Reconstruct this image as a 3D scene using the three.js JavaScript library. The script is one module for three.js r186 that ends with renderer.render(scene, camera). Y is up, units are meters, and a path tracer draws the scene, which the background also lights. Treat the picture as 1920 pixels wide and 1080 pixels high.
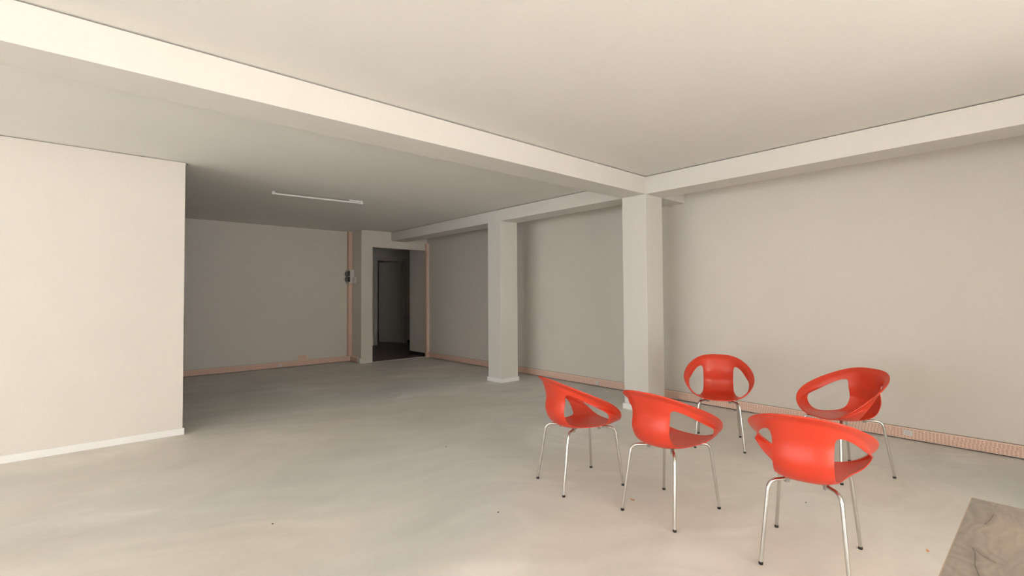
import * as THREE from 'three';
import { mergeGeometries } from 'three/addons/utils/BufferGeometryUtils.js';
import { RoundedBoxGeometry } from 'three/addons/geometries/RoundedBoxGeometry.js';
import { RectAreaLightUniformsLib } from 'three/addons/lights/RectAreaLightUniformsLib.js';

// ---------------------------------------------------------------- camera, daylight, exposure
const scene = new THREE.Scene();
const camera = new THREE.PerspectiveCamera(2 * Math.atan(540 / 905.4) * 180 / Math.PI, 1920 / 1080, 0.05, 100);
camera.position.set(0, 1.38, 0);
camera.rotation.order = 'YXZ';
camera.rotation.set(0.0257, -0.7245, -0.0058);
camera.setViewOffset(1920, 1080, 0, 9.23, 1920, 1080);      // the lens axis sits a little above the middle of the picture
camera.updateProjectionMatrix();

const renderer = new THREE.WebGLRenderer({ antialias: true });
renderer.toneMapping = THREE.LinearToneMapping;
renderer.toneMappingExposure = 1.1;
renderer.shadowMap.enabled = true;
RectAreaLightUniformsLib.init();

const SKY = new THREE.Color().setRGB(0.97, 0.98, 1.0);
scene.background = SKY;                                      // bright overcast sky in front of the shop windows

// the shop front stands behind and beside the camera: large window openings in wall_front and wall_left
const ZF = 6.2, XL = -6.6;                                   // inner faces of the two glazed walls
const WIN_Y = [0.12, 2.62];
const WINDOWS = [                                            // [runs along, from, to]
  ['x', -1.5, 0.0], ['x', 0.15, 1.65], ['x', 1.8, 3.3],
  ['z', -5.5, -3.7], ['z', -2.9, -0.9], ['z', -0.75, 1.25],
];
for (const [axis, p, q] of WINDOWS) {
  const l = new THREE.RectAreaLight(new THREE.Color().setRGB(0.965, 0.985, 1.02), 4.9, q - p - 0.1, WIN_Y[1] - WIN_Y[0] - 0.1);
  const m = (p + q) / 2, y = (WIN_Y[0] + WIN_Y[1]) / 2;
  if (axis === 'x') { l.position.set(m, y, ZF + 0.02); l.lookAt(m, y, -5); } else { l.position.set(XL - 0.02, y, m); l.lookAt(5, y, m); }
  scene.add(l);
}

// the sun stands high outside the shop front and falls on the floor just inside it, behind the camera
const sun = new THREE.DirectionalLight(new THREE.Color().setRGB(1.0, 0.985, 0.965), 84);
sun.position.set(4.6, 5.7, 8 + 4); sun.target.position.set(0, 0, 4); sun.castShadow = true;
Object.assign(sun.shadow.camera, { left: -8, right: 8, top: 6, bottom: -6, near: 0.5, far: 30 });
sun.shadow.mapSize.set(2048, 2048);
scene.add(sun, sun.target);

// ---------------------------------------------------------------- helpers
let seed = 7;
const rnd = () => { seed = (seed * 1664525 + 1013904223) >>> 0; return seed / 4294967296; };
const hash = (i, j, s) => { let h = (i * 374761393 + j * 668265263 + s * 2147483647) | 0; h = Math.imul(h ^ (h >>> 13), 1274126177); return ((h ^ (h >>> 16)) >>> 0) / 4294967296; };
function vnoise(x, y, s) {
  const i = Math.floor(x), j = Math.floor(y), u = x - i, v = y - j, a = u * u * (3 - 2 * u), b = v * v * (3 - 2 * v);
  const p = hash(i, j, s), q = hash(i + 1, j, s), r = hash(i, j + 1, s), t = hash(i + 1, j + 1, s);
  return (p + (q - p) * a) * (1 - b) + (r + (t - r) * a) * b;
}
function fbm(x, y, s, n = 4) { let v = 0, a = 0.5, f = 1; for (let k = 0; k < n; k++) { v += a * (vnoise(x * f, y * f, s + k) - 0.5); a *= 0.5; f *= 2.03; } return v; }
const ss = (a, b, x) => { const t = Math.min(1, Math.max(0, (x - a) / (b - a))); return t * t * (3 - 2 * t); };
function dataTexture(w, h, fn, srgb = true) {
  const d = new Uint8Array(w * h * 4), c = [0, 0, 0];
  for (let j = 0; j < h; j++) for (let i = 0; i < w; i++) {
    fn((i + 0.5) / w, (j + 0.5) / h, c);
    const o = (j * w + i) * 4;
    for (let k = 0; k < 3; k++) d[o + k] = Math.max(0, Math.min(255, c[k]));
    d[o + 3] = 255;
  }
  const t = new THREE.DataTexture(d, w, h);
  t.magFilter = THREE.LinearFilter; t.minFilter = THREE.LinearMipmapLinearFilter; t.generateMipmaps = true;
  t.wrapS = t.wrapT = THREE.RepeatWrapping;
  if (srgb) t.colorSpace = THREE.SRGBColorSpace;
  t.needsUpdate = true;
  return t;
}
const names = new Map();
function numbered(n) { const k = names.get(n) ?? 0; names.set(n, k + 1); return k ? n + '_' + String(k).padStart(3, '0') : n; }
function mesh(name, geo, m, parent) {
  const o = new THREE.Mesh(geo, m); o.name = name; o.castShadow = o.receiveShadow = true; parent.add(o); return o;
}
function struct(name, geo, m, label, category) {
  const o = mesh(numbered(name), geo, m, scene);
  o.userData.kind = 'structure'; o.userData.label = label; o.userData.category = category;
  return o;
}
function thing(name, label, category, group) {
  const g = new THREE.Group(); g.name = numbered(name); g.userData = { label, category };
  if (group) g.userData.group = group;
  scene.add(g); return g;
}
// a box from corner to corner, uv in metres on every face
function box(x0, x1, y0, y1, z0, z1) {
  const g = new THREE.BoxGeometry(x1 - x0, y1 - y0, z1 - z0);
  g.translate((x0 + x1) / 2, (y0 + y1) / 2, (z0 + z1) / 2);
  const p = g.attributes.position, n = g.attributes.normal, uv = g.attributes.uv;
  for (let i = 0; i < p.count; i++) {
    const ax = Math.abs(n.getX(i)), ay = Math.abs(n.getY(i));
    if (ax > 0.5) uv.setXY(i, p.getZ(i), p.getY(i)); else if (ay > 0.5) uv.setXY(i, p.getX(i), p.getZ(i)); else uv.setXY(i, p.getX(i), p.getY(i));
  }
  return g;
}
const boxes = (...a) => mergeGeometries(a.map((b) => box(...b)));
function rbox(x0, x1, y0, y1, z0, z1, r = 0.003) {
  const g = new RoundedBoxGeometry(x1 - x0, y1 - y0, z1 - z0, 2, r);
  g.translate((x0 + x1) / 2, (y0 + y1) / 2, (z0 + z1) / 2); return g;
}

// ---------------------------------------------------------------- materials
const wallMottle = dataTexture(512, 512, (u, v, c) => {
  const a = 0.5 * (fbm(u * 6, v * 6, 11, 4) + fbm((u - 1) * 6, v * 6, 11, 4)), g = fbm(u * 120, v * 120, 12, 2);
  const k = 1 + 0.02 * a + 0.015 * g;
  c[0] = 250 * k; c[1] = 250 * k; c[2] = 249 * k;
});
wallMottle.repeat.set(0.5, 0.5);
const wallBump = dataTexture(512, 512, (u, v, c) => { const g = 128 + 150 * fbm(u * 140, v * 140, 21, 3); c[0] = c[1] = c[2] = g; }, false);
const paint = (r, g, b, rough = 0.85) => { const m = new THREE.MeshStandardMaterial({ color: new THREE.Color().setRGB(r, g, b), roughness: rough, map: wallMottle, bumpMap: wallBump, bumpScale: 0.0006 }); return m; };
const M = {
  wall: paint(0.80, 0.75, 0.685),
  ceiling: paint(0.87, 0.84, 0.795, 0.9),
  beam: paint(0.785, 0.75, 0.70),
  white: new THREE.MeshStandardMaterial({ color: new THREE.Color().setRGB(0.90, 0.88, 0.85), roughness: 0.45 }),
  chrome: new THREE.MeshStandardMaterial({ color: new THREE.Color().setRGB(0.60, 0.585, 0.56), roughness: 0.2, metalness: 1 }),
  rubber: new THREE.MeshStandardMaterial({ color: new THREE.Color().setRGB(0.015, 0.014, 0.013), roughness: 0.6 }),
  red: new THREE.MeshPhysicalMaterial({ color: new THREE.Color().setRGB(0.68, 0.05, 0.019), roughness: 0.33 }),
  clip: new THREE.MeshStandardMaterial({ color: new THREE.Color().setRGB(0.32, 0.29, 0.25), roughness: 0.4 }),
  plastic: new THREE.MeshStandardMaterial({ color: new THREE.Color().setRGB(0.72, 0.69, 0.64), roughness: 0.4 }),
  socket: new THREE.MeshStandardMaterial({ color: new THREE.Color().setRGB(0.78, 0.76, 0.73), roughness: 0.35 }),
  smoke: new THREE.MeshPhysicalMaterial({ color: new THREE.Color().setRGB(0.035, 0.028, 0.024), roughness: 0.18, clearcoat: 0.6 }),
  peach: new THREE.MeshStandardMaterial({ color: new THREE.Color().setRGB(0.90, 0.70, 0.58), roughness: 0.7 }),
  clay: new THREE.MeshStandardMaterial({ color: new THREE.Color().setRGB(0.68, 0.38, 0.28), roughness: 0.75 }),
  edge: new THREE.MeshStandardMaterial({ color: new THREE.Color().setRGB(0.46, 0.33, 0.25), roughness: 0.7 }),
  doorGrey: new THREE.MeshStandardMaterial({ color: new THREE.Color().setRGB(0.62, 0.58, 0.53), roughness: 0.5 }),
  frameGrey: new THREE.MeshStandardMaterial({ color: new THREE.Color().setRGB(0.66, 0.62, 0.58), roughness: 0.5 }),
  brass: new THREE.MeshStandardMaterial({ color: new THREE.Color().setRGB(0.55, 0.42, 0.30), roughness: 0.35, metalness: 1 }),
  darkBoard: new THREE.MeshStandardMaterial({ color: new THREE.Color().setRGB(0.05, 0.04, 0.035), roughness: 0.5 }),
  tubeGlass: new THREE.MeshStandardMaterial({ color: new THREE.Color().setRGB(0.80, 0.80, 0.77), roughness: 0.25 }),
  alu: new THREE.MeshStandardMaterial({ color: new THREE.Color().setRGB(0.55, 0.55, 0.55), roughness: 0.4, metalness: 1 }),
  glass: new THREE.MeshPhysicalMaterial({ color: 0xffffff, transmission: 1, thickness: 0, roughness: 0, ior: 1.45 }),
  chip: new THREE.MeshStandardMaterial({ color: new THREE.Color().setRGB(0.62, 0.25, 0.08), roughness: 0.8 }),
  grit: new THREE.MeshStandardMaterial({ color: new THREE.Color().setRGB(0.08, 0.07, 0.06), roughness: 0.9 }),
};
// smoothed cement: broad clouds, trowel arcs and a fine grain
const FX = [-7, 8], FZ = [-16, 7];
const cement = dataTexture(1536, 2048, (u, v, c) => {
  const x = FX[0] + u * (FX[1] - FX[0]), z = FZ[0] + v * (FZ[1] - FZ[0]);
  const wx = x + 0.8 * fbm(x * 0.6, z * 0.6, 31, 3), wz = z + 0.8 * fbm(x * 0.6 + 9, z * 0.6, 32, 3);
  const clouds = fbm(wx * 0.55, wz * 0.8, 33, 4), mid = fbm(wx * 1.7 + 4, wz * 2.6, 34, 4);
  const ca = Math.cos(0.5 + 1.2 * clouds), sa = Math.sin(0.5 + 1.2 * clouds);
  const streak = fbm((x * ca + z * sa) * 0.9, (-x * sa + z * ca) * 7, 35, 3), fine = fbm(x * 40, z * 40, 36, 2);
  const pale = ss(0.10, 0.26, fbm(wx * 0.9 + 20, wz * 1.5, 37, 4)) * (0.5 + 1.2 * Math.max(0, streak + 0.2));
  const k = 1 + 0.10 * clouds + 0.10 * mid + 0.06 * streak + 0.025 * fine + 0.06 * pale;
  c[0] = 225 * k; c[1] = 221 * k - 12 * clouds; c[2] = 213 * k - 24 * clouds + 3 * pale;
});
M.floor = new THREE.MeshStandardMaterial({ map: cement, roughness: 0.52, bumpMap: wallBump, bumpScale: 0.0004 });

// ---------------------------------------------------------------- the room
const XR = 5.84, XS = 5.82;                 // right wall, face of its skirting strip
const Z1 = -5.883, Z2 = -10.036, Z3 = -9.507;
const hL = 2.760, hU = 2.781, hb = 2.568, SL = 2.86;
const Xc = 4.944, Xc2 = 5.299, Zc = -3.198, Zcb = -3.533, Zd = -5.852, Zdb = -6.180;
const xp = 0.756, xq = 4.2686, xo = 4.5144, ZK = -12.8;

{
  const f = boxes([XL - 0.2, XR + 0.2, -0.12, 0, -9.56, ZF + 0.3], [-2.3, xq, -0.12, 0, Z2 - 0.15, -9.56]);
  const p = f.attributes.position, uv = f.attributes.uv;
  for (let i = 0; i < p.count; i++) uv.setXY(i, (p.getX(i) - FX[0]) / (FX[1] - FX[0]), (p.getZ(i) - FZ[0]) / (FZ[1] - FZ[0]));
  struct('floor', f, M.floor, 'beige smoothed cement floor with cloudy trowel marks', 'floor');
}
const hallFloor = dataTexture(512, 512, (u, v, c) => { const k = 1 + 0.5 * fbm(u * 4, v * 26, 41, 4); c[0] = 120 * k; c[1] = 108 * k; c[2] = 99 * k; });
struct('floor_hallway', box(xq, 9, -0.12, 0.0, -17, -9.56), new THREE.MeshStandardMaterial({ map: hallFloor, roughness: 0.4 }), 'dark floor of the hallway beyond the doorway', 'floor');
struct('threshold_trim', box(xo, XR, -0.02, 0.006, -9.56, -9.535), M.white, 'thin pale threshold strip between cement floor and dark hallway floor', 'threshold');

// roof slab above the ceiling boards, dark in the shadow gaps
struct('ceiling_slab', box(XL - 0.2, 9, SL, SL + 0.15, -17, ZF + 0.3), M.ceiling, 'concrete slab above the ceiling boards', 'slab');
const gap = 0.009, lap = 0.045;                             // beams and partition stop 9 mm below the boards, which lap over them
struct('ceiling_front', box(XL, Xc + lap, hU, SL, Zc - lap, ZF), M.ceiling, 'raised plain ceiling board above the chairs', 'ceiling');
struct('ceiling', boxes(
  [XL, Xc + lap, hL, SL, Z1 - lap, Zcb + lap],
  [xp + 0.03, Xc + lap, hL, SL, Z1 - 0.16, Z1 - lap],
  [XL, Xc + lap, hL, SL, Z2, Z1 - 0.16],
), M.ceiling, 'plain plaster ceiling of the deep end with a tube lamp', 'ceiling');
struct('ceiling_recess', boxes([Xc2, XR, hU, SL, Zc, ZF], [Xc2, XR, hU, SL, Z3, Zcb]), M.ceiling, 'narrow ceiling slot between the beam and the long wall', 'ceiling');

// beams and columns
const ZM = (Zc + Zcb) / 2, cz = 0.06;
struct('beam_crosswise', boxes([XL, Xc2, hb, hU - gap, ZM, Zc], [XL, Xc2, hb, hL - gap, Zcb, ZM], [XL, Xc2, hL - gap, SL, Zcb + cz, Zc - cz]), M.beam, 'deep beam crossing the room onto the thick column', 'beam');
struct('beam_front', boxes([Xc, Xc2, hb, hU - gap, Zc, ZF], [Xc + cz, Xc2, hU - gap, SL, Zc, ZF]), M.beam, 'beam running beside the long wall above the chairs', 'beam');
struct('beam_back', boxes([Xc, Xc2, hb, hL - gap, Z3, Zcb], [Xc + cz, Xc2, hL - gap, SL, Z3, Zcb]), M.beam, 'beam running from the thick column towards the dark doorway', 'beam');
struct('beam_stub', box(Xc2, XR, hb, SL, Zcb, Zc), M.beam, 'short beam between the thick column and the long wall', 'beam');
struct('column', rbox(Xc, Xc2, 0, hb + 0.01, Zcb, Zc, 0.006), M.beam, 'thick square column under the crossing of the beams', 'column');
struct('column', rbox(Xc, Xc2, 0, hb + 0.01, Zdb, Zd, 0.006), M.beam, 'square column standing free near the dark doorway', 'column');

// walls
struct('wall_right', boxes([XR, XR + 0.2, 0.04, SL, -9.44, ZF], [XR + 0.09, XR + 0.2, 0, 0.04, -9.44, ZF], [XR, XR + 0.2, 0, SL, -10.30, -9.44]), M.wall, 'long plain beige wall behind the chairs', 'wall');
struct('wall_partition', boxes([XL, xp, 0, hL - 0.006, Z1 - 0.15, Z1], [XL, xp - 0.06, hL - 0.006, SL, Z1 - 0.15, Z1 - cz]), M.wall, 'pale partition wall with a white baseboard', 'wall');
struct('wall_back', boxes([-2.2, xq, 0.04, SL, Z2 - 0.15, Z2], [-2.2, xq, 0, 0.04, Z2 - 0.15, Z2 - 0.09]), M.wall, 'plain back wall of the deep end', 'wall');
struct('wall_alcove', box(-2.2, -2.05, 0, SL, Z2, Z1 - 0.15), M.wall, 'side wall of the deep end behind the partition', 'wall');
const doorHead = 2.413;
struct('wall_pier', boxes([xq, xo, 0, SL, Z2 - 0.15, Z3], [xo, XR, doorHead, SL, Z3 - 0.14, Z3]), M.wall, 'projecting pier and lintel around the dark doorway opening', 'wall');
struct('wall_light_blocker', boxes([3.5, XR, 0, SL, 1.4, 1.55], [3.5, 3.65, 0, SL, 1.55, ZF]), M.wall, 'added unseen wall behind the camera that shades the right side of the room', 'wall');  // added out of view to hold window light off the right side
// the glazed shop front on two sides
for (const [wall, axis, from, to, label] of [['wall_front', 'x', XL - 0.2, XR + 0.2, 'shop-front wall with large window openings'], ['wall_left', 'z', Z1, ZF, 'side wall of the front room with large window openings']]) {
  const put = (a, b, y0, y1, d0, d1) => axis === 'x' ? [a, b, y0, y1, ZF + d0, ZF + d1] : [XL - d1, XL - d0, y0, y1, a, b];
  const solid = [[from, to, 0, WIN_Y[0]], [from, to, WIN_Y[1], SL]];
  let x = from;
  for (const [k, p, q] of WINDOWS) if (k === axis) { solid.push([x, p, WIN_Y[0], WIN_Y[1]]); x = q; }
  solid.push([x, to, WIN_Y[0], WIN_Y[1]]);
  struct(wall, boxes(...solid.map((s) => put(...s, 0, 0.2))), M.wall, label, 'wall');
  WINDOWS.forEach(([k, a, b], i) => {
    if (k !== axis) return;
    const f = 0.05, y0 = WIN_Y[0], y1 = WIN_Y[1], m = (a + b) / 2, d = [0.07, 0.13];
    const w = struct('window_' + (i + 1), boxes(put(a, a + f, y0, y1, ...d), put(b - f, b, y0, y1, ...d), put(a + f, b - f, y0, y0 + f, ...d), put(a + f, b - f, y1 - f, y1, ...d), put(m - 0.02, m + 0.02, y0 + f, y1 - f, ...d)), M.alu, 'aluminium shop window frame with two panes', 'window');
    for (const [p, q] of [[a + f, m - 0.02], [m + 0.02, b - f]]) mesh('pane', box(...put(p, q, y0 + f, y1 - f, 0.098, 0.102)), M.glass, w);
  });
}

// hallway beyond the doorway
{
  const dx0 = 6.22, dx1 = 7.06, dh = 2.40;
  struct('wall_hallway', boxes([4.1, 4.25, 0, SL, -12.95, Z2 - 0.15], [dx1 + 0.1, 9, 0, SL, ZK - 0.12, ZK], [4.1, dx0 - 0.1, 0, SL, ZK - 0.12, ZK], [dx0 - 0.1, dx1 + 0.1, dh + 0.09, SL, ZK - 0.12, ZK],
    [8.9, 9, 0, SL, ZK, -10.3], [XR + 0.2, 9, 0, SL, -10.3, -10.2]), M.wall, 'dim hallway walls seen through the doorway', 'wall');
  struct('wall_storeroom', boxes([4.0, 4.1, 0, SL, -17, ZK - 0.12], [8.9, 9, 0, SL, -17, ZK - 0.12], [4.0, 9, 0, SL, -17, -16.9]), M.wall, 'unlit room behind the open grey door', 'wall');
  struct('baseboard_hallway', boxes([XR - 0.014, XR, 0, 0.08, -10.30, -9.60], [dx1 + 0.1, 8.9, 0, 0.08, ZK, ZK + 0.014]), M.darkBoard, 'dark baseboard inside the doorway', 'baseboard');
  const fr = struct('door_frame', boxes([dx0 - 0.1, dx0, 0, dh + 0.09, ZK - 0.13, ZK + 0.02], [dx1, dx1 + 0.1, 0, dh + 0.09, ZK - 0.13, ZK + 0.02], [dx0, dx1, dh, dh + 0.09, ZK - 0.13, ZK + 0.02]), M.frameGrey, 'grey door frame at the end of the hallway', 'door frame');
  const d = new THREE.Group(); d.name = 'door_1'; d.userData = { kind: 'structure', label: 'grey door standing open into the dark room', category: 'door' };
  scene.add(d); d.position.set(dx1 - 0.035, 0.01, ZK - 0.06);
  const a = 63 * Math.PI / 180; d.rotation.y = Math.PI - a;   // leaf swings away into the dark room
  mesh('leaf', rbox(0.0, 0.80, 0.004, dh - 0.016, -0.018, 0.018), M.doorGrey, d);
  for (const y of [0.28, 1.2, 2.15]) {
    const h = new THREE.CylinderGeometry(0.009, 0.009, 0.1, 12); h.translate(-0.012, y, 0.014);
    const pl = rbox(-0.012, 0.03, y - 0.045, y + 0.045, 0.017, 0.021, 0.001);
    mesh('hinge', mergeGeometries([h, pl].map((g) => g.index ? g.toNonIndexed() : g)), M.brass, d);
  }
  const kn = new THREE.LatheGeometry([[0, 0], [0.024, 0], [0.024, 0.006], [0.009, 0.01], [0.009, 0.04], [0.026, 0.052], [0.024, 0.068], [0, 0.074]].map((p) => new THREE.Vector2(...p)), 20);
  kn.rotateX(Math.PI / 2); kn.translate(0.74, 1.03, 0.018); mesh('knob', kn, M.brass, d);
}

// white baseboards
const bt = 0.014, bh = 0.066;
struct('baseboard_partition', rbox(XL, xp + bt, 0, bh, Z1, Z1 + bt, 0.003), M.white, 'white baseboard along the foot of the partition wall', 'baseboard');
for (const [z0, z1, label] of [[Zcb, Zc, 'white baseboard wrapped round the thick column behind the chairs'], [Zdb, Zd, 'white baseboard wrapped round the column near the dark doorway']]) {
  const g = [[Xc - bt, Xc, 0, bh, z0 - bt, z1 + bt], [Xc2, Xc2 + bt, 0, bh, z0 - bt, z1 + bt], [Xc, Xc2, 0, bh, z1, z1 + bt], [Xc, Xc2, 0, bh, z0 - bt, z0]].map((b) => rbox(...b, 0.002));
  struct('baseboard_column', mergeGeometries(g), M.white, label, 'baseboard');
}
struct('baseboard_pier', rbox(xq - 0.02, xq - 0.0005, 0.0, 0.10, -9.64, -9.52, 0.002), M.white, 'short white baseboard end piece at the corner of the pier', 'baseboard');

// peach skirting strips: a board raised off the floor, covered with rows of tiny clay tiles
function tileRun(list, along, len, y0, h, face, dir, axis, sx = 0.026, sy = 0.0125) {
  // small flat tiles on a strip; axis 'z' = strip runs along z and faces -x, axis 'x' = runs along x and faces +z
  const rows = Math.max(1, Math.floor((h - 0.004) / sy)), cols = Math.floor(len / sx);
  for (let j = 0; j < rows; j++) for (let i = 0; i < cols; i++) {
    const shift = j >= rows - 3 && ((i >> 4) & 1) ? 0.008 : 0;
    const a = along + (i + 0.16) * sx + shift + 0.0015 * (rnd() - 0.5), w = sx * (0.66 + 0.08 * (rnd() - 0.5));
    const y = y0 + 0.004 + (j + 0.25) * sy + 0.0006 * (rnd() - 0.5), t = sy * 0.52;
    if (a + w > along + len) continue;
    if (axis === 'z') list.push([face - 0.0016, face + 0.002, y, y + t, a, a + w]); else list.push([a, a + w, y, y + t, face - 0.002, face + 0.0016]);
  }
}
function tileMesh(list, parent) {
  const n = list.length, pos = new Float32Array(n * 60), nor = new Float32Array(n * 60), idx = [];
  // five visible faces would do; all six are kept simple as a merged box soup without the back
  let v = 0;
  const quad = (a, b, c, d, nx, ny, nz) => {
    const s = v / 3;
    for (const q of [a, b, c, d]) { pos[v] = q[0]; pos[v + 1] = q[1]; pos[v + 2] = q[2]; nor[v] = nx; nor[v + 1] = ny; nor[v + 2] = nz; v += 3; }
    idx.push(s, s + 1, s + 2, s, s + 2, s + 3);
  };
  for (const [x0, x1, y0, y1, z0, z1] of list) {
    if (x1 - x0 < 0.01) {          // faces -x
      quad([x0, y0, z0], [x0, y0, z1], [x0, y1, z1], [x0, y1, z0], -1, 0, 0);
      quad([x0, y0, z1], [x1, y0, z1], [x1, y1, z1], [x0, y1, z1], 0, 0, 1);
      quad([x1, y0, z0], [x0, y0, z0], [x0, y1, z0], [x1, y1, z0], 0, 0, -1);
    } else {
      quad([x0, y0, z1], [x1, y0, z1], [x1, y1, z1], [x0, y1, z1], 0, 0, 1);
      quad([x1, y0, z1], [x1, y0, z0], [x1, y1, z0], [x1, y1, z1], 1, 0, 0);
      quad([x0, y0, z0], [x0, y0, z1], [x0, y1, z1], [x0, y1, z0], -1, 0, 0);
    }
    quad([x0, y1, z1], [x1, y1, z1], [x1, y1, z0], [x0, y1, z0], 0, 1, 0);
    quad([x0, y0, z0], [x1, y0, z0], [x1, y0, z1], [x0, y0, z1], 0, -1, 0);
  }
  const g = new THREE.BufferGeometry();
  g.setAttribute('position', new THREE.BufferAttribute(pos, 3)); g.setAttribute('normal', new THREE.BufferAttribute(nor, 3)); g.setIndex(idx);
  const o = mesh('tiles', g, M.clay, parent);
  o.userData.kind = 'stuff';
  return o;
}
const y0S = 0.011, hS = 0.102;
{
  const z0 = -9.44, z1 = ZF;
  const s = struct('baseboard_right', boxes([XS, XR, y0S, y0S + hS, z0, z1]), M.peach, 'peach skirting strip of tiny clay tiles along the long wall', 'skirting strip');
  const l = []; tileRun(l, -9.4, 11.5, y0S, hS, XS, -1, 'z'); tileMesh(l, s);
  mesh('cap', box(XS - 0.001, XR, y0S + hS, y0S + hS + 0.003, z0, z1), M.edge, s);
}
{
  const s = struct('baseboard_back', boxes([-2.0, xq - 0.02, y0S, y0S + hS, Z2, Z2 + 0.02]), M.peach, 'peach skirting strip of tiny clay tiles along the back wall', 'skirting strip');
  const l = []; tileRun(l, 0.3, 3.93, y0S, hS, Z2 + 0.02, 1, 'x'); tileMesh(l, s);
  mesh('cap', box(-2.0, xq - 0.02, y0S + hS, y0S + hS + 0.003, Z2, Z2 + 0.021), M.edge, s);
}
{
  const s = struct('baseboard_pier_side', boxes([xq - 0.02, xq, y0S, y0S + hS, Z2 + 0.021, -9.64]), M.peach, 'short peach skirting strip along the side of the pier', 'skirting strip');
  const l = []; tileRun(l, Z2 + 0.025, 0.36, y0S, hS, xq - 0.02, -1, 'z'); tileMesh(l, s);
}
{
  const s = struct('trim_1', box(3.19, 3.375, y0S + hS + 0.003, 0.21, Z2, Z2 + 0.018), M.peach, 'small peach tiled patch on top of the back wall skirting', 'tile patch');
  const l = []; tileRun(l, 3.195, 0.175, y0S + hS + 0.004, 0.092, Z2 + 0.018, 1, 'x'); tileMesh(l, s);
}
// upright corner ducts in the same tile pattern
{
  const s = struct('trim_2', boxes([4.185, xq - 0.006, y0S + hS, 1.665, Z2, -9.945], [4.185, xq - 0.006, 1.945, hL, Z2, -9.945]), M.peach, 'peach tiled corner duct above and below the breaker box', 'corner duct');
  const l = [];
  for (const [a, b] of [[y0S + hS, 1.665], [1.945, hL]]) { tileRun(l, 4.19, 0.075, a, b - a, -9.945, 1, 'x', 0.0247, 0.026); tileRun(l, Z2 + 0.004, 0.088, a, b - a, 4.185, -1, 'z', 0.029, 0.026); }
  tileMesh(l, s);
}
{
  const s = struct('trim_3', box(5.778, XR, 0.0, hb, Z3, -9.44), M.peach, 'peach tiled corner duct beside the dark doorway', 'corner duct');
  const l = []; tileRun(l, 5.782, 0.055, 0.02, hb - 0.02, -9.44, 1, 'x', 0.0185, 0.026); tileRun(l, Z3 + 0.004, 0.058, 0.02, hb - 0.02, 5.778, -1, 'z', 0.029, 0.026);
  tileMesh(l, s);
}

// ---------------------------------------------------------------- wall fittings
function socket(x, y, z, axis, label) {
  const t = thing('wall_socket', label, 'socket'); t.position.set(x, y, z); if (axis === 'z') t.rotation.y = -Math.PI / 2;
  mesh('plate', rbox(-0.036, 0.036, -0.024, 0.024, -0.001, 0.009, 0.003), M.socket, t);
  mesh('insert', rbox(-0.02, 0.02, -0.014, 0.014, 0.008, 0.0115, 0.001), M.plastic, t);
}
socket(XS - 0.001, 0.068, -0.965, 'z', 'small white socket in the peach skirting behind the chair legs');
socket(XS - 0.001, 0.056, -4.645, 'z', 'small white socket in the peach skirting between the two columns');
socket(2.85, 0.052, Z2 + 0.021, 'x', 'small white socket in the peach skirting of the back wall');

{ // breaker box on the pier's side
  const t = thing('breaker_box', 'white breaker box with two dark covers in the corner of the pier', 'breaker box');
  t.position.set(xq, 1.655, -9.945);
  mesh('body', rbox(-0.088, 0, 0, 0.295, -0.085, 0.085, 0.008), M.plastic, t);
  for (const [y, k] of [[0.035, 0], [0.155, 1]]) {
    const sh = new THREE.Shape(); sh.moveTo(0, 0); sh.lineTo(0.025, 0); sh.quadraticCurveTo(0.052, 0.004, 0.055, 0.053); sh.quadraticCurveTo(0.052, 0.102, 0.025, 0.106); sh.lineTo(0, 0.106); sh.closePath();
    const g = new THREE.ExtrudeGeometry(sh, { depth: 0.15, bevelEnabled: true, bevelSize: 0.002, bevelThickness: 0.002, bevelSegments: 1, curveSegments: 10 });
    g.rotateY(Math.PI); g.translate(-0.087, y, 0.078);
    mesh('cover', g, M.smoke, t);
  }
  mesh('cover_frame', mergeGeometries([rbox(-0.11, -0.085, 0.0, 0.032, -0.083, 0.083, 0.004), rbox(-0.11, -0.085, 0.264, 0.294, -0.083, 0.083, 0.004), rbox(-0.115, -0.085, 0.143, 0.153, -0.083, 0.083, 0.002)]), M.plastic, t);
  const j = thing('junction_box', 'small pale junction box beside the breaker box on the pier', 'box');
  j.position.set(xq, 1.66, -9.80);
  mesh('body', rbox(-0.04, 0, 0, 0.12, -0.055, 0.055, 0.005), M.wall, j);
  mesh('lid', rbox(-0.044, -0.0395, 0.006, 0.114, -0.05, 0.05, 0.002), M.plastic, j);
}
{ // tube lamp, switched off
  const t = thing('tube_lamp', 'unlit white tube lamp mounted on the ceiling of the deep end', 'lamp');
  t.position.set(2.405, hL, -6.70); t.rotation.y = -0.075;
  const L = 1.16;
  const tube = new THREE.CylinderGeometry(0.013, 0.013, L - 0.05, 20); tube.rotateZ(Math.PI / 2); tube.translate(0, -0.032, 0);
  mesh('tube', tube, M.tubeGlass, t);
  for (const s of [-1, 1]) {
    const e = mergeGeometries([rbox(s * L / 2 - 0.022, s * L / 2 + 0.022, -0.047, -0.016, -0.016, 0.016, 0.004), rbox(s * L / 2 - 0.018, s * L / 2 + 0.018, -0.017, 0, -0.012, 0.012, 0.002)]);
    mesh('end_holder', e, M.socket, t);
  }
  mesh('driver', rbox(L / 2 - 0.17, L / 2 - 0.02, -0.017, 0, -0.007, 0.007, 0.002), M.socket, t);
}

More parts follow.
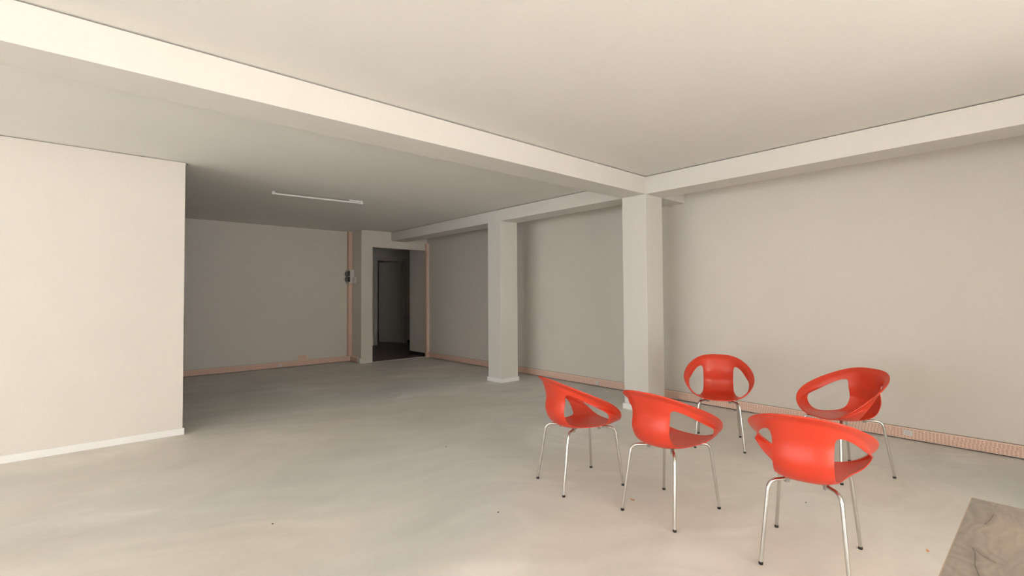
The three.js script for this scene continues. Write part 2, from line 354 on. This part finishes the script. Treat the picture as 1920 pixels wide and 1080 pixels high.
// ---------------------------------------------------------------- chairs
const CH = (() => {
  const P = { a: 0.294, zb: -0.281, zf: 0.24, yb: 0.783, yf: 0.438, ym: 0.013, e: 0.697, ysh: 0.033, zsh: 0.09 };
  const rimAt = (t) => {
    const c = Math.cos(t), s = Math.sin(t), k = (1 - c) / 2;
    return new THREE.Vector3(P.a * Math.sign(s) * Math.abs(s) ** P.e, P.yb + (P.yf - P.yb) * k + P.ym * s * s - P.ysh * s * s * c, P.zb + (P.zf - P.zb) * k + P.zsh * s * s);
  };
  const footAt = (t) => {
    const c = Math.cos(t), s = Math.sin(t), k = (1 - c) / 2;
    return new THREE.Vector3(0.228 * Math.sign(s) * Math.abs(s) ** 0.75, 0.432 + 0.004 * k, -0.212 + (0.212 + 0.212) * k + 0.045 * s * s);
  };
  // even steps along the rim
  const D = 4000, acc = [0]; let prev = rimAt(0);
  for (let i = 1; i <= D; i++) { const q = rimAt(i / D * 2 * Math.PI); acc.push(acc[i - 1] + q.distanceTo(prev)); prev = q; }
  const N = 176; const ts = []; let m = 0;
  for (let k = 0; k < N; k++) { const want = acc[D] * k / N; while (acc[m + 1] < want) m++; ts.push((m + (want - acc[m]) / (acc[m + 1] - acc[m])) / D * 2 * Math.PI); }
  const C = new THREE.Vector3(0, 0.429, 0.01), nA = 9, nB = 12, nW = 24, R = nA + nB + nW + 1;
  const grid = [], G = [], H = [];
  for (let k = 0; k < N; k++) {
    const t = ts[k], Rm = rimAt(t), S = footAt(t), seatV = S.clone().sub(C), wallV = Rm.clone().sub(S);
    const front = ss(-0.1, -0.9, Math.cos(t));                       // 1 at the front of the seat
    const side = Math.sin(t) ** 2, soft = (a, b) => (a ** -4 + b ** -4) ** -0.25, cs = soft(0.09 + 0.03 * side, seatV.length() * 0.6) / seatV.length(), cw = soft(0.105 + 0.045 * side, wallV.length() * 0.75) / wallV.length();
    const A = S.clone().addScaledVector(seatV, -cs), B = S.clone().addScaledVector(wallV, cw), pts = [];
    for (let i = 0; i < nA; i++) pts.push(C.clone().lerp(A, (i / nA) ** 0.8));
    for (let i = 0; i < nB; i++) { const u = i / nB; pts.push(A.clone().multiplyScalar((1 - u) ** 2).addScaledVector(S, 2 * u * (1 - u)).addScaledVector(B, u * u)); }
    const out = new THREE.Vector3(Rm.x, 0, Rm.z - 0.0).normalize();
    for (let i = 0; i <= nW; i++) {
      const u = i / nW, q = B.clone().lerp(Rm, u), back = wallV.length() * (1 - cw) * (1 - u);
      q.addScaledVector(out, -0.010 * Math.sin(Math.PI * u) * Math.min(1, wallV.length() / 0.2));   // walls bow inwards a little, so that the rim flares
      q.addScaledVector(out, (0.018 - 0.012 * front) * (ss(0.034, 0, back) - ss(0.0, 0.5, u)));     // the rim turns outwards as a lip
      pts.push(q);
    }
    grid.push(pts);
    const arc = [0]; for (let i = 1; i < R; i++) arc.push(arc[i - 1] + pts[i].distanceTo(pts[i - 1]));
    const total = arc[R - 1], aA = arc[nA];
    const w = 0.080 + 0.014 * side;
    const g = [], h = [];
    for (let i = 0; i < R; i++) {
      const b = total - arc[i] - w, x = Math.abs(pts[i].x) - 0.142 - 0.075 * ss(-0.05, 0.2, pts[i].z), L = arc[i] - aA - 0.034;
      const kk = 0.026, sm = -kk * Math.log(Math.exp(-b / kk) + Math.exp(-x / kk) + Math.exp(-L / kk) + Math.exp(-(0.088 - pts[i].z) / kk));
      g.push(sm + kk * 0.45); h.push(0.0055 + 0.004 * ss(0.025, 0, total - arc[i]));
    }
    G.push(g); H.push(h);
  }
  const normals = grid.map((row, k) => row.map((p, i) => {
    if (i === 0) return new THREE.Vector3(0, 1, 0);
    const du = grid[(k + 1) % N][i].clone().sub(grid[(k + N - 1) % N][i]), dv = row[Math.min(R - 1, i + 1)].clone().sub(row[i - 1]);
    return dv.cross(du).normalize().multiplyScalar(1);
  }));
  if (normals[10][3].y < 0) for (const r of normals) for (const n of r.slice(1)) n.negate();
  const vp = [], vn = [], vh = [], idx = [], id = new Map();
  const vert = (k, i) => { if (i === 0) k = 0; const key = k * R + i; if (!id.has(key)) { id.set(key, vp.length); vp.push(grid[k][i]); vn.push(normals[k][i]); vh.push(H[k][i]); } return id.get(key); };
  const cut = new Map();
  const cutVert = (a, b) => {
    const ka = Math.min(a[2], b[2]), kb = Math.max(a[2], b[2]), key = ka + '_' + kb;
    if (!cut.has(key)) { const u = a[3] / (a[3] - b[3]); cut.set(key, vp.length); vp.push(vp[a[2]].clone().lerp(vp[b[2]], u)); vn.push(vn[a[2]].clone().lerp(vn[b[2]], u).normalize()); vh.push(vh[a[2]] * (1 - u) + vh[b[2]] * u); }
    return cut.get(key);
  };
  const edges = [];                                  // boundary edges with the shell on their left
  const tri = (...c) => {
    const v = c.map(([k, i]) => [k, i, vert(k, i), G[k][i]]);
    if (v[0][2] === v[1][2] || v[1][2] === v[2][2] || v[0][2] === v[2][2]) return;
    const poly = [];
    for (let j = 0; j < 3; j++) {
      const a = v[j], b = v[(j + 1) % 3];
      if (a[3] <= 0) poly.push([a[2], false]);
      if ((a[3] <= 0) !== (b[3] <= 0)) poly.push([cutVert(a, b), true]);
    }
    for (let j = 1; j + 1 < poly.length; j++) idx.push([poly[0][0], poly[j][0], poly[j + 1][0]]);
    const cuts = poly.filter((p) => p[1]);
    if (cuts.length === 2) { const n = poly.length, i0 = poly.indexOf(cuts[0]), i1 = poly.indexOf(cuts[1]); edges.push((i0 + 1) % n === i1 ? [cuts[0][0], cuts[1][0]] : [cuts[1][0], cuts[0][0]]); }
  };
  for (let k = 0; k < N; k++) {
    const q = (k + 1) % N;
    for (let i = 0; i < R - 1; i++) { tri([k, i], [k, i + 1], [q, i + 1]); tri([k, i], [q, i + 1], [q, i]); }
    edges.push([vert(k, R - 1), vert(q, R - 1)]);
  }
  const pos = [], nor = [], tr = [], push = (p, n) => { pos.push(p.x, p.y, p.z); nor.push(n.x, n.y, n.z); return pos.length / 3 - 1; };
  const top = vp.map((p, i) => push(p.clone().addScaledVector(vn[i], vh[i] / 2), vn[i])), bot = vp.map((p, i) => push(p.clone().addScaledVector(vn[i], -vh[i] / 2), vn[i].clone().negate()));
  const f0 = idx[40], fn = vp[f0[1]].clone().sub(vp[f0[0]]).cross(vp[f0[2]].clone().sub(vp[f0[0]])), flip = fn.dot(vn[f0[0]]) < 0;
  for (const [a, b, c] of idx) { if (flip) { tr.push(top[a], top[c], top[b], bot[a], bot[b], bot[c]); } else { tr.push(top[a], top[b], top[c], bot[a], bot[c], bot[b]); } }
  // rounded edges along rim and holes
  const outs = new Map();
  for (const [a, b] of edges) {
    const d = vp[b].clone().sub(vp[a]).normalize();
    for (const i of [a, b]) { const o = d.clone().cross(vn[i]).multiplyScalar(flip ? -1 : 1); outs.set(i, (outs.get(i) ?? new THREE.Vector3()).add(o)); }
  }
  const ring = new Map();
  for (const [i, o] of outs) {
    o.normalize();
    const list = [];
    for (let s = 0; s <= 4; s++) { const an = Math.PI / 2 - s * Math.PI / 4, n = vn[i].clone().multiplyScalar(Math.sin(an)).addScaledVector(o, Math.cos(an)); list.push(push(vp[i].clone().addScaledVector(n, vh[i] / 2), n)); }
    ring.set(i, list);
  }
  for (const [a, b] of edges) for (let s = 0; s < 4; s++) { const A = ring.get(a), B = ring.get(b); if (flip) tr.push(A[s], B[s], B[s + 1], A[s], B[s + 1], A[s + 1]); else tr.push(A[s], B[s + 1], B[s], A[s], A[s + 1], B[s + 1]); }
  const shell = new THREE.BufferGeometry();
  shell.setAttribute('position', new THREE.Float32BufferAttribute(pos, 3)); shell.setAttribute('normal', new THREE.Float32BufferAttribute(nor, 3)); shell.setIndex(tr);

  // one bent chrome leg: floor, elbow, arm running in under the seat
  const leg = (foot, elbow, hub) => {
    const F = new THREE.Vector3(...foot), E = new THREE.Vector3(...elbow), Hh = new THREE.Vector3(...hub), path = new THREE.CurvePath();
    const r = 0.046, a = E.clone().add(F.clone().sub(E).setLength(r)), b = E.clone().add(Hh.clone().sub(E).setLength(r));
    path.add(new THREE.LineCurve3(F, a)); path.add(new THREE.QuadraticBezierCurve3(a, E.clone(), b)); path.add(new THREE.LineCurve3(b, Hh));
    return new THREE.TubeGeometry(path, 56, 0.0092, 14, false);
  };
  const t = new THREE.Group();
  mesh('seat_shell', shell, M.red, t).userData.label = 'one-piece glossy red shell with two side openings';
  const yh = 0.4145;
  for (const [sx, sz] of [[-1, 1], [1, 1], [-1, -1], [1, -1]]) {
    const fx = sz > 0 ? 0.202 : 0.187, ex = sz > 0 ? 0.166 : 0.156, ez = sz > 0 ? 0.208 : -0.184;
    const l = mesh('leg', leg([sx * fx, 0.012, sz * 0.245], [sx * ex, yh, ez], [sx * 0.012, yh, 0.012 + sz * 0.012]), M.chrome, t);
    const cap = new THREE.LatheGeometry([[0, 0], [0.0095, 0], [0.0108, 0.002], [0.0108, 0.013], [0.0094, 0.015], [0, 0.015]].map((p) => new THREE.Vector2(...p)), 16); cap.translate(sx * fx, 0, sz * 0.245);
    mesh('foot_cap', cap, M.rubber, l);
    const c = rbox(-0.011, 0.011, -0.018, 0.010, -0.011, 0.011, 0.003); c.rotateY(Math.atan2(sx * ex, ez)); c.translate(sx * ex * 0.56, yh, 0.01 + (ez - 0.01) * 0.56);
    mesh('clip', c, M.clip, t);
  }
  mesh('mounting_plate', rbox(-0.05, 0.05, yh - 0.006, 0.4255, -0.04, 0.06, 0.003), M.clip, t);
  return t;
})();
const CHAIRS = [
  [2.759, -2.382, 73.65, 'red tub chair at the doorway end of the row of three'],
  [2.838, -1.687, 88.11, 'red tub chair in the middle of the row of three'],
  [4.444, -2.121, -64.29, 'red tub chair facing into the room beside the thick column'],
  [4.421, -1.122, -119.09, 'red tub chair with its back to the long wall, socket behind its legs'],
  [2.879, -0.895, 99.82, 'red tub chair at the table end of the row of three'],
];
CHAIRS.forEach(([x, z, a, label], i) => {
  const c = i ? CH.clone() : CH;
  c.name = numbered('tub_chair'); c.userData = { label, category: 'chair', group: 'red tub chairs standing in a circle' };
  c.position.set(x, 0, z); c.rotation.y = a * Math.PI / 180;
  scene.add(c);
});

// ---------------------------------------------------------------- table with a grey wood top
{
  const x0 = 0.86, x1 = 2.054, z0 = -0.189, z1 = 0.51, h = 0.75;
  const t = thing('table', 'table with a grey weathered wood-grain top', 'table');
  t.position.set((x0 + x1) / 2, 0, (z0 + z1) / 2);
  const cracks = [[[1.651, -0.155], [1.613, -0.147], [1.555, -0.143], [1.499, -0.131], [1.40, -0.12]], [[1.640, -0.150], [1.621, -0.136], [1.60, -0.11]], [[1.844, -0.146], [1.899, -0.138], [1.946, -0.135]], [[1.58, -0.03], [1.5, -0.02], [1.42, 0.0]]];
  const segd = (px, pz, a, b) => { const dx = b[0] - a[0], dz = b[1] - a[1], u = Math.max(0, Math.min(1, ((px - a[0]) * dx + (pz - a[1]) * dz) / (dx * dx + dz * dz))); return Math.hypot(px - a[0] - u * dx, pz - a[1] - u * dz); };
  const grain = dataTexture(1024, 768, (u, v, c) => {
    const x = x0 + u * (x1 - x0), z = z0 + v * (z1 - z0);
    const wz = z + 0.10 * fbm(x * 5, z * 7, 51, 3), wx = x + 0.10 * fbm(x * 6 + 3, z * 5, 52, 3);
    const broad = fbm(wx * 5, wz * 9, 53, 4), ringv = Math.sin(160 * (wz + 0.45 * fbm(wx * 4, wz * 4, 54, 3))), fib = fbm(wx * 14, wz * 150, 55, 3), cross = fbm(x * 60, z * 9, 57, 3);
    const rings = ss(-0.05, 0.15, fbm(wx * 4 + 7, wz * 6, 56, 3));
    let k = 1 + 0.26 * broad + 0.035 * ringv * rings + 0.12 * fib + 0.05 * cross;
    let dmin = 1;
    for (const l of cracks) for (let i = 0; i + 1 < l.length; i++) dmin = Math.min(dmin, segd(x + 0.004 * fbm(x * 40, z * 40, 58, 2), z + 0.005 * fbm(x * 30, z * 30, 59, 2), l[i], l[i + 1]));
    k *= 1 - 0.30 * ss(0.0018, 0.0003, dmin) - 0.08 * ss(0.016, 0.002, dmin);
    c[0] = 148 * k + 6 * broad; c[1] = 136 * k; c[2] = 126 * k - 6 * broad;
  });
  const top = box(x0, x1, h - 0.025, h, z0, z1), p = top.attributes.position, uv = top.attributes.uv;
  for (let i = 0; i < p.count; i++) uv.setXY(i, (p.getX(i) - x0) / (x1 - x0), (p.getZ(i) - z0) / (z1 - z0));
  top.translate(-t.position.x, 0, -t.position.z);
  mesh('tabletop', top, new THREE.MeshStandardMaterial({ map: grain, roughness: 0.5 }), t);
  const hx = (x1 - x0) / 2, hz = (z1 - z0) / 2;
  mesh('edge_band', mergeGeometries([rbox(-hx - 0.001, hx + 0.001, h - 0.025, h - 0.0004, -hz - 0.002, -hz, 0.0005), rbox(hx, hx + 0.002, h - 0.025, h - 0.0004, -hz, hz, 0.0005), rbox(-hx - 0.001, hx + 0.001, h - 0.025, h - 0.0004, hz, hz + 0.002, 0.0005), rbox(-hx - 0.002, -hx, h - 0.025, h - 0.0004, -hz, hz, 0.0005)]), M.edge, t);
  for (const sx of [-1, 1]) for (const sz of [-1, 1]) mesh('leg', rbox(sx * (hx - 0.06) - 0.02, sx * (hx - 0.06) + 0.02, 0, h - 0.025, sz * (hz - 0.06) - 0.02, sz * (hz - 0.06) + 0.02, 0.003), M.darkBoard, t);
  for (const sz of [-1, 1]) mesh('apron', rbox(-hx + 0.08, hx - 0.08, h - 0.085, h - 0.025, sz * (hz - 0.06) - 0.01, sz * (hz - 0.06) + 0.01, 0.002), M.darkBoard, t);
}

// ---------------------------------------------------------------- crumbs on the floor
[[2.774, -1.926, 'curled orange leaf fragment on the floor between two chairs'], [3.39, -0.493, 'tiny orange leaf fragment on the floor by the table']].forEach(([x, z, label], i) => {
  const n = 7, pos = [], id = [], th = 0.0008;
  for (let k = 0; k <= n; k++) { const u = k / n, w = 0.006 * Math.sin(Math.PI * (0.15 + 0.8 * u)), y = 0.001 + 0.007 * u * u; for (const [s, dy] of [[-1, 0], [1, 0.002], [1, 0.002 + th], [-1, th]]) pos.push((u - 0.5) * (i ? 0.016 : 0.03), y + dy, s * w); }
  for (let k = 0; k < n; k++) for (let j = 0; j < 4; j++) { const a = k * 4 + j, b = k * 4 + (j + 1) % 4; id.push(a, a + 4, b, b, a + 4, b + 4); }
  id.push(0, 1, 2, 0, 2, 3, n * 4, n * 4 + 2, n * 4 + 1, n * 4, n * 4 + 3, n * 4 + 2);
  const g = new THREE.BufferGeometry(); g.setAttribute('position', new THREE.Float32BufferAttribute(pos, 3)); g.setIndex(id); g.computeVertexNormals();
  const o = mesh(numbered('leaf_fragment'), g, M.chip, scene); o.position.set(x, 0, z); o.rotation.y = i ? 0.7 : 2.3;
  o.userData = { label, category: 'leaf' };
});
[[1.988, -2.392], [0.872, -3.192], [2.49, -3.738], [3.583, -1.134]].forEach(([x, z]) => {
  const g = new THREE.IcosahedronGeometry(0.0045, 1), p = g.attributes.position;
  for (let k = 0; k < p.count; k++) p.setXYZ(k, p.getX(k) * (1.2 + 0.5 * hash(Math.round(p.getX(k) * 1e5), Math.round(p.getZ(k) * 1e5), 3)), p.getY(k) * 0.6, p.getZ(k));
  const o = mesh(numbered('grit_crumb'), g, M.grit, scene); o.position.set(x, 0.0027, z);
  o.userData = { label: 'tiny dark crumb of grit on the cement floor', category: 'crumb', group: 'grit crumbs on the floor' };
});

renderer.render(scene, camera);
